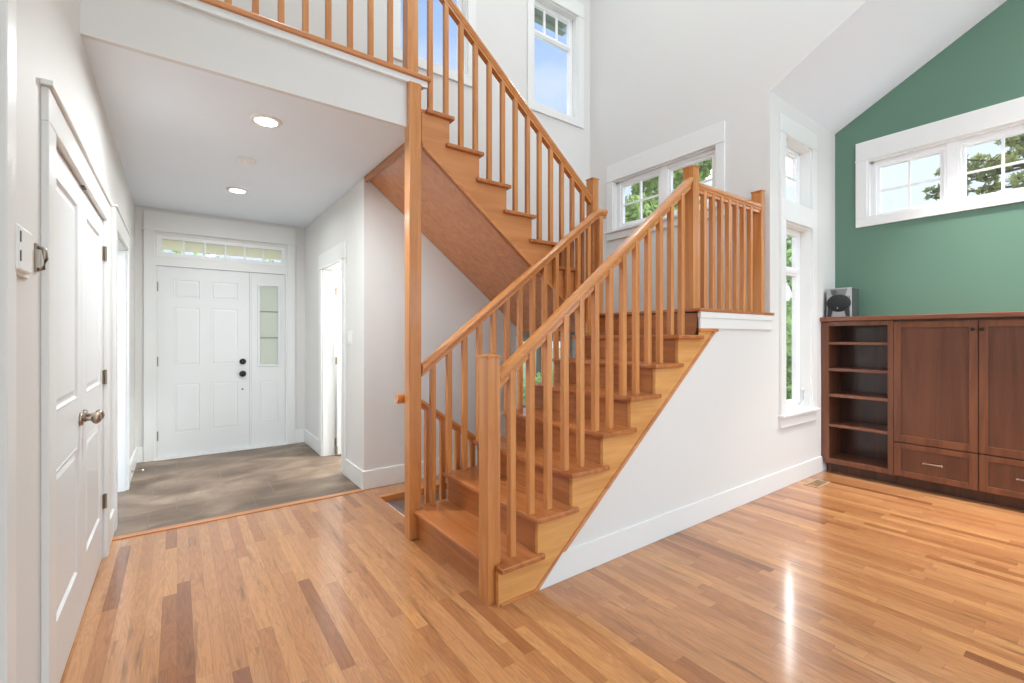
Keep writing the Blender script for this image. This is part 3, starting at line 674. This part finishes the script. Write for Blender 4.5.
# basement rail
re_ = thing('stair_railing', 'low oak railing of the basement stairs running down behind the tall post', 'railing', (1.3, 2.9, -.5))
rbz = lambda x: .873 - .70 * (x - 1.345)
handrail('handrail', re_, 2.885, [(1.165, .925), (1.22, .925), (1.28, .905), (1.345, rbz(1.345)), (1.95, rbz(1.95))], sc=.85)
for x, zz in ((1.385, -.19), (1.50, -.19), (1.62, -.19), (1.74, -.38), (1.86, -.38)): baluster(re_, x, 2.885, zz, rbz(x) - .045)

# ================================================================== CABINETS
XC = 5.03
bk = thing('bookcase', 'dark cherry open bookcase section at the left end of the built-in', 'bookcase', (5.2, 1.54, 0))
obj('side_panel', bx((XC + .021, XG, 1.778, 1.805, .09, 1.448), (XC + .10, XG, 1.778, 1.806, 0, .09)), 'cherry_z', bk)
obj('side_panel', bx((XC + .02, XG, 1.276, 1.30, .09, 1.45)), 'cherry_z', bk)
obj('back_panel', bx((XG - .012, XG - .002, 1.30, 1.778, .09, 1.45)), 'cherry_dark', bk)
obj('face_frame', bx((XC, XC + .02, 1.763, 1.806, .10, 1.445), (XC, XC + .02, 1.275, 1.313, .10, 1.445), (XC, XC + .02, 1.313, 1.763, 1.405, 1.445), (XC, XC + .02, 1.313, 1.763, .10, .145)), 'cherry_z', bk, bevel=.002)
for zt, zz in ((1.252, 1.228), (1.004, .976), (.760, .732), (.471, .445)):
    obj('shelf', bx((XC + .006, XG - .012, 1.30, 1.778, zz, zt)), 'cherry_y', bk, bevel=.002)
obj('bottom_shelf', bx((XC + .02, XG - .012, 1.30, 1.778, .12, .143)), 'cherry_y', bk)
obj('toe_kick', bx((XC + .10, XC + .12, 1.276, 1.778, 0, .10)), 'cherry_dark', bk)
obj('filler_strip', bx((XC + .003, XC + .07, 1.8055, 1.827, .14, 1.448)), 'cherry_z', bk)
cb = thing('cabinet', 'dark cherry two-door cabinet with drawers below, beside the bookcase', 'cabinet', (5.2, .75, 0))
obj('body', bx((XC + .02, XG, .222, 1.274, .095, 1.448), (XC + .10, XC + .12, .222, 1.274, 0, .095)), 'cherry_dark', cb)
def shaker(parent, name, y0, y1, z0, z1, st=.05, top=.052, bot=.058):
    bm = bx((XC, XC + .02, y0, y0 + st, z0, z1), (XC, XC + .02, y1 - st, y1, z0, z1), (XC, XC + .02, y0 + st, y1 - st, z1 - top, z1), (XC, XC + .02, y0 + st, y1 - st, z0, z0 + bot))
    o = obj(name, bm, 'cherry_z', parent, bevel=.002)
    obj('panel', bx((XC + .013, XC + .019, y0 + st, y1 - st, z0 + bot, z1 - top)), 'cherry_panel', o)
    return o
for i, (a, b) in enumerate(((.752, 1.272), (.226, .746))):
    d_ = shaker(cb, 'door', a, b, .398, 1.432)
    ky = a + .026 if i == 0 else b - .020
    bm = bmesh.new(); cyl(bm, (XC - .008, ky, 1.362), .006, .006, .02, 'X'); ball(bm, Vector((XC - .022, ky, 1.362)), .014, .6, 1, 1); obj('knob', bm, 'black', d_, smooth=True)
    dr = shaker(cb, 'drawer', a, b, .105, .388, top=.045, bot=.045)
    yc = (a + b) / 2
    bm = bmesh.new(); tube(bm, [(XC - .002, yc - .05, .25), (XC - .022, yc - .048, .25), (XC - .028, yc - .03, .25), (XC - .028, yc + .03, .25), (XC - .022, yc + .048, .25), (XC - .002, yc + .05, .25)], .0055)
    for s in (-1, 1): ball(bm, Vector((XC - .026, yc + s * .056, .25)), .008)
    obj('handle', bm, 'nickel', dr, smooth=True, label='curved nickel pull')
tag(obj('countertop', bx((XC - .035, XG, .20, 1.828, 1.449, 1.488)), 'cherry_y', bevel=.005), 'long dark cherry top board over bookcase and cabinet', 'countertop')

# ---- speaker
spk = thing('speaker', 'small silver speaker with round black grille on the bookcase top', 'speaker', (5.15, 1.70, 1.488))
sx, w_, h_, dp = 5.085, .20, .275, .21
def RT(o):
    return o
obj('cabinet_body', bx((sx + .012, sx + dp, 1.60, 1.60 + w_, 1.492, 1.488 + h_)), mat('speaker_box', (70, 78, 74), .5), spk, bevel=.006)
obj('front_face', bx((sx, sx + .014, 1.598, 1.602 + w_, 1.490, 1.490 + h_)), 'silver', spk, bevel=.004)
bm = bmesh.new(); prism(bm, [(1.628, 1.755), (1.772, 1.755), (1.745, 1.665), (1.655, 1.665)], 0, sx - .004, sx + .002); obj('upper_baffle', bm, mat('grey_baffle', (128, 130, 130), .4, .2), spk)
bm = bmesh.new(); cyl(bm, (sx - .006, 1.735, 1.725), .024, .020, .008, 'X'); obj('tweeter', bm, mat('tweeter_grey', (96, 98, 98), .4, .3), spk)
bm = bmesh.new(); ball(bm, Vector((sx - .002, 1.70, 1.622)), .085, .30, 1.18, .98); obj('grille', bm, 'mesh', spk, smooth=True)
for g in (1, -1):
    bm = bmesh.new(); prism(bm, [(1.70 + g * .045, 1.575), (1.70 + g * .085, 1.60), (1.70 + g * .090, 1.494), (1.70 + g * .062, 1.494)], 0, sx - .012, sx + .002); obj('grille_leg', bm, 'dark', spk)
bm = bmesh.new(); cyl(bm, (sx - .002, 1.612, 1.675), .004, .004, .006, 'X'); obj('button', bm, 'dark', spk)
bm = bmesh.new(); cyl(bm, (sx - .028, 1.70, 1.575), .006, .004, .004, 'X'); obj('badge', bm, 'silver', spk)
for a, b in ((1.61, sx + .03), (1.79, sx + .03), (1.61, sx + .19), (1.79, sx + .19)):
    bm = bmesh.new(); cyl(bm, (b, a, 1.4905), .006, .006, .006); obj('foot', bm, 'dark', spk)

# ================================================================== SMALL FIXTURES
def can(x, y, label, energy, z=CEIL, col=(.90, .97, 1), group='foyer recessed lights'):
    r = thing('recessed_light', label, 'ceiling light', (x, y, z), group=group)
    bm = bmesh.new(); prof = [(.062, .0), (.064, .012), (.086, .010), (.090, .003), (.090, 0)]
    seg = 36; rings = [[bm.verts.new((x + a * math.cos(t * 2 * math.pi / seg), y + a * math.sin(t * 2 * math.pi / seg), z - b)) for t in range(seg)] for a, b in prof]
    for A, B in zip(rings, rings[1:]):
        for i in range(seg): bm.faces.new((A[i], A[(i + 1) % seg], B[(i + 1) % seg], B[i]))
    bmesh.ops.recalc_face_normals(bm, faces=bm.faces); obj('trim_ring', bm, 'trim', r, smooth=True)
    bm = bmesh.new(); cyl(bm, (x, y, z - .006), .062, .062, .008, seg=36); obj('lens', bm, 'bulb', r)
    l = bpy.data.lights.new('downlight', 'AREA'); l.shape = 'DISK'; l.size = .12; l.energy = energy; l.color = col; l.spread = math.radians(170)
    lo = bpy.data.objects.new('bulb', l); COL.objects.link(lo); lo.parent = r; lo.location = (0, 0, -.014)
    return r
can(.452, 3.24, 'recessed ceiling light nearer the balcony edge', 24)
can(.452, 4.93, 'recessed ceiling light nearer the front door', 6)
for x, y in ((.9, .2), (2.9, .2), (.9, 2.2), (2.9, 2.6)):  # unseen lamps added to even out the light in the room
    can(x, y, 'added unseen fill light in the high flat ceiling above the stairs', 12, TOP, group='added stairwell fill lights')
sm = thing('smoke_detector', 'flat white smoke detector between the two recessed lights', 'smoke detector', (.437, 4.05, CEIL))
bm = bmesh.new(); cyl(bm, (.437, 4.05, CEIL - .012), .055, .065, .024, seg=32); obj('cover', bm, 'plastic', sm, bevel=.003)
bm = bmesh.new(); cyl(bm, (.437, 4.05, CEIL - .026), .022, .025, .006, seg=24); obj('button', bm, 'plastic', sm)
# sloped ceiling can
# switch
sw = thing('light_switch', 'white double rocker switch plate on the foyer right wall', 'light switch', (1.285, 4.28, 1.30))
obj('plate', bx((1.279, 1.285, 4.215, 4.345, 1.235, 1.355)), 'plastic', sw, bevel=.002)
for y in (4.25, 4.31): obj('rocker', bx((1.275, 1.280, y - .017, y + .017, 1.262, 1.328)), 'plastic', sw, bevel=.001)
# thermostat / alarm box on the left wall
tb = thing('wall_control_box', 'white box with two dark slots on the near left wall', 'control box', (XL, 1.80, 1.47))
obj('housing', bx((XL, XL + .024, 1.69, 1.83, 1.472, 1.59)), 'plastic', tb, bevel=.006)
obj('back_plate', bx((XL, XL + .008, 1.68, 1.88, 1.466, 1.60)), 'plastic', tb, bevel=.002)
for z in (1.560, 1.510): obj('slot', bx((XL + .02, XL + .0255, 1.700, 1.708, z - .014, z + .014)), 'black', tb)
bm = bmesh.new(); cyl(bm, (XL + .012, 1.856, 1.56), .018, .016, .012, 'X'); obj('dial', bm, 'plastic', tb)
hk = thing('door_bracket', 'small chrome bracket on the wall between white box and closet casing', 'bracket', (XL, 1.97, 1.50))
obj('plate', bx((XL, XL + .006, 1.975, 2.01, 1.50, 1.585)), 'nickel', hk, bevel=.001)
bm = bmesh.new(); tube(bm, [(XL + .006, 1.99, 1.575), (XL + .02, 1.99, 1.57), (XL + .024, 1.99, 1.54), (XL + .018, 1.99, 1.51), (XL + .006, 1.99, 1.506)], .006); obj('loop', bm, 'nickel', hk, smooth=True)
# extra trim on the near left wall
struct('trim_5', bx((XL, XL + .018, 1.62, 1.70, 0, 2.6)), 'trim', 'vertical white casing at the far left of the picture', 'trim', bevel=.003)
# door stop
ds = thing('door_stop', 'small spring door stop on the left foyer baseboard', 'door stop', (XL + .015, 5.42, .07))
bm = bmesh.new(); cyl(bm, (XL + .018, 5.42, .075), .012, .012, .006, 'X'); cyl(bm, (XL + .055, 5.42, .075), .005, .005, .07, 'X'); obj('spring', bm, 'nickel', ds)
bm = bmesh.new(); cyl(bm, (XL + .097, 5.42, .075), .009, .009, .016, 'X'); obj('rubber_tip', bm, 'plastic', ds)
# floor vent
vt = thing('floor_vent', 'tan metal floor register near the bookcase corner', 'vent', (4.58, 1.69, 0))
bm = bmesh.new(); 
for b in ((4.45, 4.72, 1.635, 1.655, 0, .005), (4.45, 4.72, 1.735, 1.755, 0, .005), (4.45, 4.475, 1.655, 1.735, 0, .005), (4.695, 4.72, 1.655, 1.735, 0, .005)): box(bm, *b)
obj('frame', bm, 'vent', vt, bevel=.001)
bm = bx(*[(4.475 + .02 * k, 4.475 + .02 * k + .008, 1.655, 1.735, .001, .004) for k in range(11)]); obj('louver', bm, 'vent', vt)
obj('duct_opening', bx((4.475, 4.695, 1.655, 1.735, .0002, .0012)), 'ventd', vt)
# vault ceiling light
zc = EV + SL * (1.83 - .62)
vl = thing('recessed_light', 'recessed light in the sloping great room ceiling', 'ceiling light', (4.75, .62, zc))
n_ = Vector((0, -SL, -1)).normalized()
bm = bmesh.new(); bmesh.ops.create_cone(bm, cap_ends=True, segments=32, radius1=.09, radius2=.085, depth=.012, matrix=Matrix.Translation(Vector((4.75, .62, zc)) + n_ * .004) @ Vector((0, 0, 1)).rotation_difference(n_).to_matrix().to_4x4()); obj('trim_ring', bm, 'trim', vl)
bm = bmesh.new(); bmesh.ops.create_cone(bm, cap_ends=True, segments=32, radius1=.06, radius2=.06, depth=.008, matrix=Matrix.Translation(Vector((4.75, .62, zc)) + n_ * .012) @ Vector((0, 0, 1)).rotation_difference(n_).to_matrix().to_4x4()); obj('lens', bm, 'bulb', vl)
l = bpy.data.lights.new('vault_light', 'AREA'); l.shape = 'DISK'; l.size = .12; l.energy = 20; l.spread = math.radians(62); l.color = (1, .98, .95)
lo = bpy.data.objects.new('bulb', l); COL.objects.link(lo); lo.parent = vl; lo.location = n_ * .03; lo.rotation_euler = (0, 0, 0)
for y_ in (-.75, -2.1):  # unseen lamps added to brighten the vault by bounce off the floor
    zc2 = EV + SL * (1.83 - y_); v2 = vl.copy(); COL.objects.link(v2); v2['label'] = 'added unseen fill light higher up the sloping great room ceiling'; v2['group'] = 'added vault fill lights'
    for ch in list(vl.children):
        c_ = ch.copy(); COL.objects.link(c_); c_.parent = v2
        if c_.type == 'LIGHT': c_.data = c_.data.copy(); c_.data.energy = 28; c_.data.spread = math.radians(110)
    v2.location = (4.75, y_, zc2)
# added unseen lamp standing in for daylight from the side room
srl = thing('side_room_fill', 'added unseen lamp standing for daylight in the side room beyond the doorway', 'ceiling light', (2.1, 4.75, CEIL))
bm = bmesh.new(); cyl(bm, (2.1, 4.75, CEIL - .03), .14, .16, .06, seg=32); obj('shade', bm, 'bulb', srl)
l = bpy.data.lights.new('side_room_light', 'AREA'); l.shape = 'DISK'; l.size = .3; l.energy = 60; l.color = (.92, .98, 1)
lo = bpy.data.objects.new('bulb', l); COL.objects.link(lo); lo.parent = srl; lo.location = (0, 0, -.07)
# porch light
pl = thing('porch_light', 'glowing round porch lamp outside, seen through the transom', 'lamp', (.30, 7.2, 2.55))
bm = bmesh.new(); ball(bm, Vector((.36, 7.2, 2.50)), .055); obj('globe', bm, 'porch', pl, smooth=True)
bm = bmesh.new(); cyl(bm, (.36, 7.2, 2.40), .045, .045, .10); cyl(bm, (.36, 7.2, .9), .03, .03, 3.0); obj('base', bm, 'black', pl)

# ================================================================== OUTSIDE
struct('ground', bx((-30, 60, 6.3, 60, -1.0, -.6), (5.6, 60, -20, 6.3, -1.0, -.6)), 'ground', 'lawn outside the house', 'ground')
def foliage(name, parent, blobs, n, size, m, seed):
    rnd = random.Random(seed); bm = bmesh.new()
    tot = sum(b[3] * b[4] * b[5] for b in blobs)
    for b in blobs:
        for _ in range(int(n * b[3] * b[4] * b[5] / tot)):
            while True:
                v = Vector((rnd.uniform(-1, 1), rnd.uniform(-1, 1), rnd.uniform(-1, 1)))
                if v.length < 1: break
            v = v.normalized() * (v.length ** .6)
            c = Vector((b[0] + v.x * b[3], b[1] + v.y * b[4], b[2] + v.z * b[5]))
            s = size * rnd.uniform(.6, 1.3)
            u = Vector((rnd.gauss(0, 1), rnd.gauss(0, 1), rnd.gauss(0, 1))).normalized(); w = u.orthogonal().normalized(); w = (w * math.cos(rnd.random() * 3) + u.cross(w) * math.sin(rnd.random() * 3)).normalized()
            vs = [bm.verts.new(c + u * s), bm.verts.new(c + w * s * .45 + u * s * .1 + u.cross(w) * s * .1), bm.verts.new(c - u * s), bm.verts.new(c - w * s * .45)]
            bm.faces.new(vs)
    return obj(name, bm, m, parent)
def tree(label, x, y, zbase, top, rad, m, seed, n=5000, size=.09, low=.35, spread=None):
    t = thing('tree', label, 'tree', (x, y, zbase))
    rnd = random.Random(seed); H = top - zbase
    bm = bmesh.new(); tube(bm, [(x, y, zbase), (x + .05, y, zbase + H * .4), (x, y + .05, zbase + H * .9)], [.14, .10, .03], 8)
    blobs = []
    for k in range(16):
        a = rnd.uniform(0, 6.28); h = rnd.uniform(low, .92); rr = rad * math.sin(math.pi * min(1, (h - low) / (1 - low) * .75 + .25)) * rnd.uniform(.35, .85)
        c = (x + math.cos(a) * rr, y + math.sin(a) * rr, zbase + H * h); q = rad * rnd.uniform(.28, .48)
        blobs.append((*c, q, q, q * .8)); tube(bm, [(x, y, zbase + H * (h - .15)), c], [.05, .015], 6)
    obj('trunk', bm, 'bark', t); foliage('foliage', t, blobs, n, size, m, seed + 1)
    return t
def conifer(label, x, y, zbase, top, rad, seed, rows=22, n=9000):
    t = thing('tree', label, 'tree', (x, y, zbase)); rnd = random.Random(seed); H = top - zbase
    bm = bmesh.new(); tube(bm, [(x, y, zbase), (x, y, top)], [.18, .03], 8); blobs = []
    for k in range(rows):
        h = .12 + .86 * k / rows; L_ = rad * (1 - h) ** .6
        for j in range(6):
            a = rnd.uniform(0, 6.28); l_ = L_ * rnd.uniform(.6, 1.1); p = (x + math.cos(a) * l_, y + math.sin(a) * l_, zbase + H * h + rnd.uniform(-.1, .25))
            tube(bm, [(x, y, zbase + H * h), p], [.03, .01], 5)
            for f in (.45, .7, .95): q = .20 * (1.2 - f * .5); blobs.append((x + (p[0] - x) * f, y + (p[1] - y) * f, zbase + H * h + (p[2] - zbase - H * h) * f, q, q, q * .55))
    obj('trunk', bm, 'bark', t); foliage('foliage', t, blobs, n, .07, 'needle', seed + 1)
tree('leafy green tree seen through the left landing window', 10.5, 9.3, -.8, 7.9, 2.1, 'leaf', 3, 22000)
tree('leafy green tree seen through the right landing window', 9.1, 6.25, -.8, 7.4, 1.75, 'leaf', 17, 26000)
tree('green tree seen through the tall narrow window', 11.6, 4.7, -.8, 4.4, 1.2, 'leaf2', 23, 3500, low=.2)
conifer('fir tree with drooping branches outside the high green-wall window', 13.2, 1.05, -.8, 9.0, 2.9, 31, n=22000)
tree('small distant tree top at the foot of the upstairs window', 9.9, 12.0, -.8, 9.3, .9, 'leaf', 43, 1500, low=.6)
def hedge(label, x0, x1, y0, y1, zt, seed, n=5000, m='leaf2'):
    t = thing('shrub', label, 'shrub', ((x0 + x1) / 2, (y0 + y1) / 2, -.6)); rnd = random.Random(seed)
    bl = [(rnd.uniform(x0, x1), rnd.uniform(y0, y1), -.6 + (zt + .6) * rnd.uniform(.1, .85), .5, .5, .45) for _ in range(36)]
    bm = bmesh.new()
    for b in bl[:8]: tube(bm, [(b[0], b[1], -.65), (b[0], b[1], b[2])], [.04, .02], 6)
    obj('stem', bm, 'bark', t); foliage('foliage', t, bl, n, .08, m, seed)
hedge('green shrub outside the tall narrow window', 7.6, 9.0, 3.0, 4.3, 1.7, 51)
hedge('green hedge outside the low window under the landing', 4.6, 6.5, 5.6, 6.3, .75, 61)
hedge('light green hedge beyond the front porch', -1.2, 2.0, 9.6, 10.6, 3.5, 71)
# roof eave outside the upper window
ev = thing('roof_eave', 'grey green roof eave with gutter outside the upstairs window', 'roof', (3.6, 4.4, 4.8))
obj('soffit_board', bx((.6, 4.05, 4.06, 4.42, 5.30, 5.34)), 'eave', ev)
obj('gutter', bx((.6, 4.10, 4.42, 4.50, 5.26, 5.38)), 'eave', ev)
bm = bmesh.new(); prism(bm, [(4.06, 5.34), (4.50, 5.34), (4.06, 5.62)], 0, .6, 4.05); obj('roof_slope', bm, 'gutter', ev)
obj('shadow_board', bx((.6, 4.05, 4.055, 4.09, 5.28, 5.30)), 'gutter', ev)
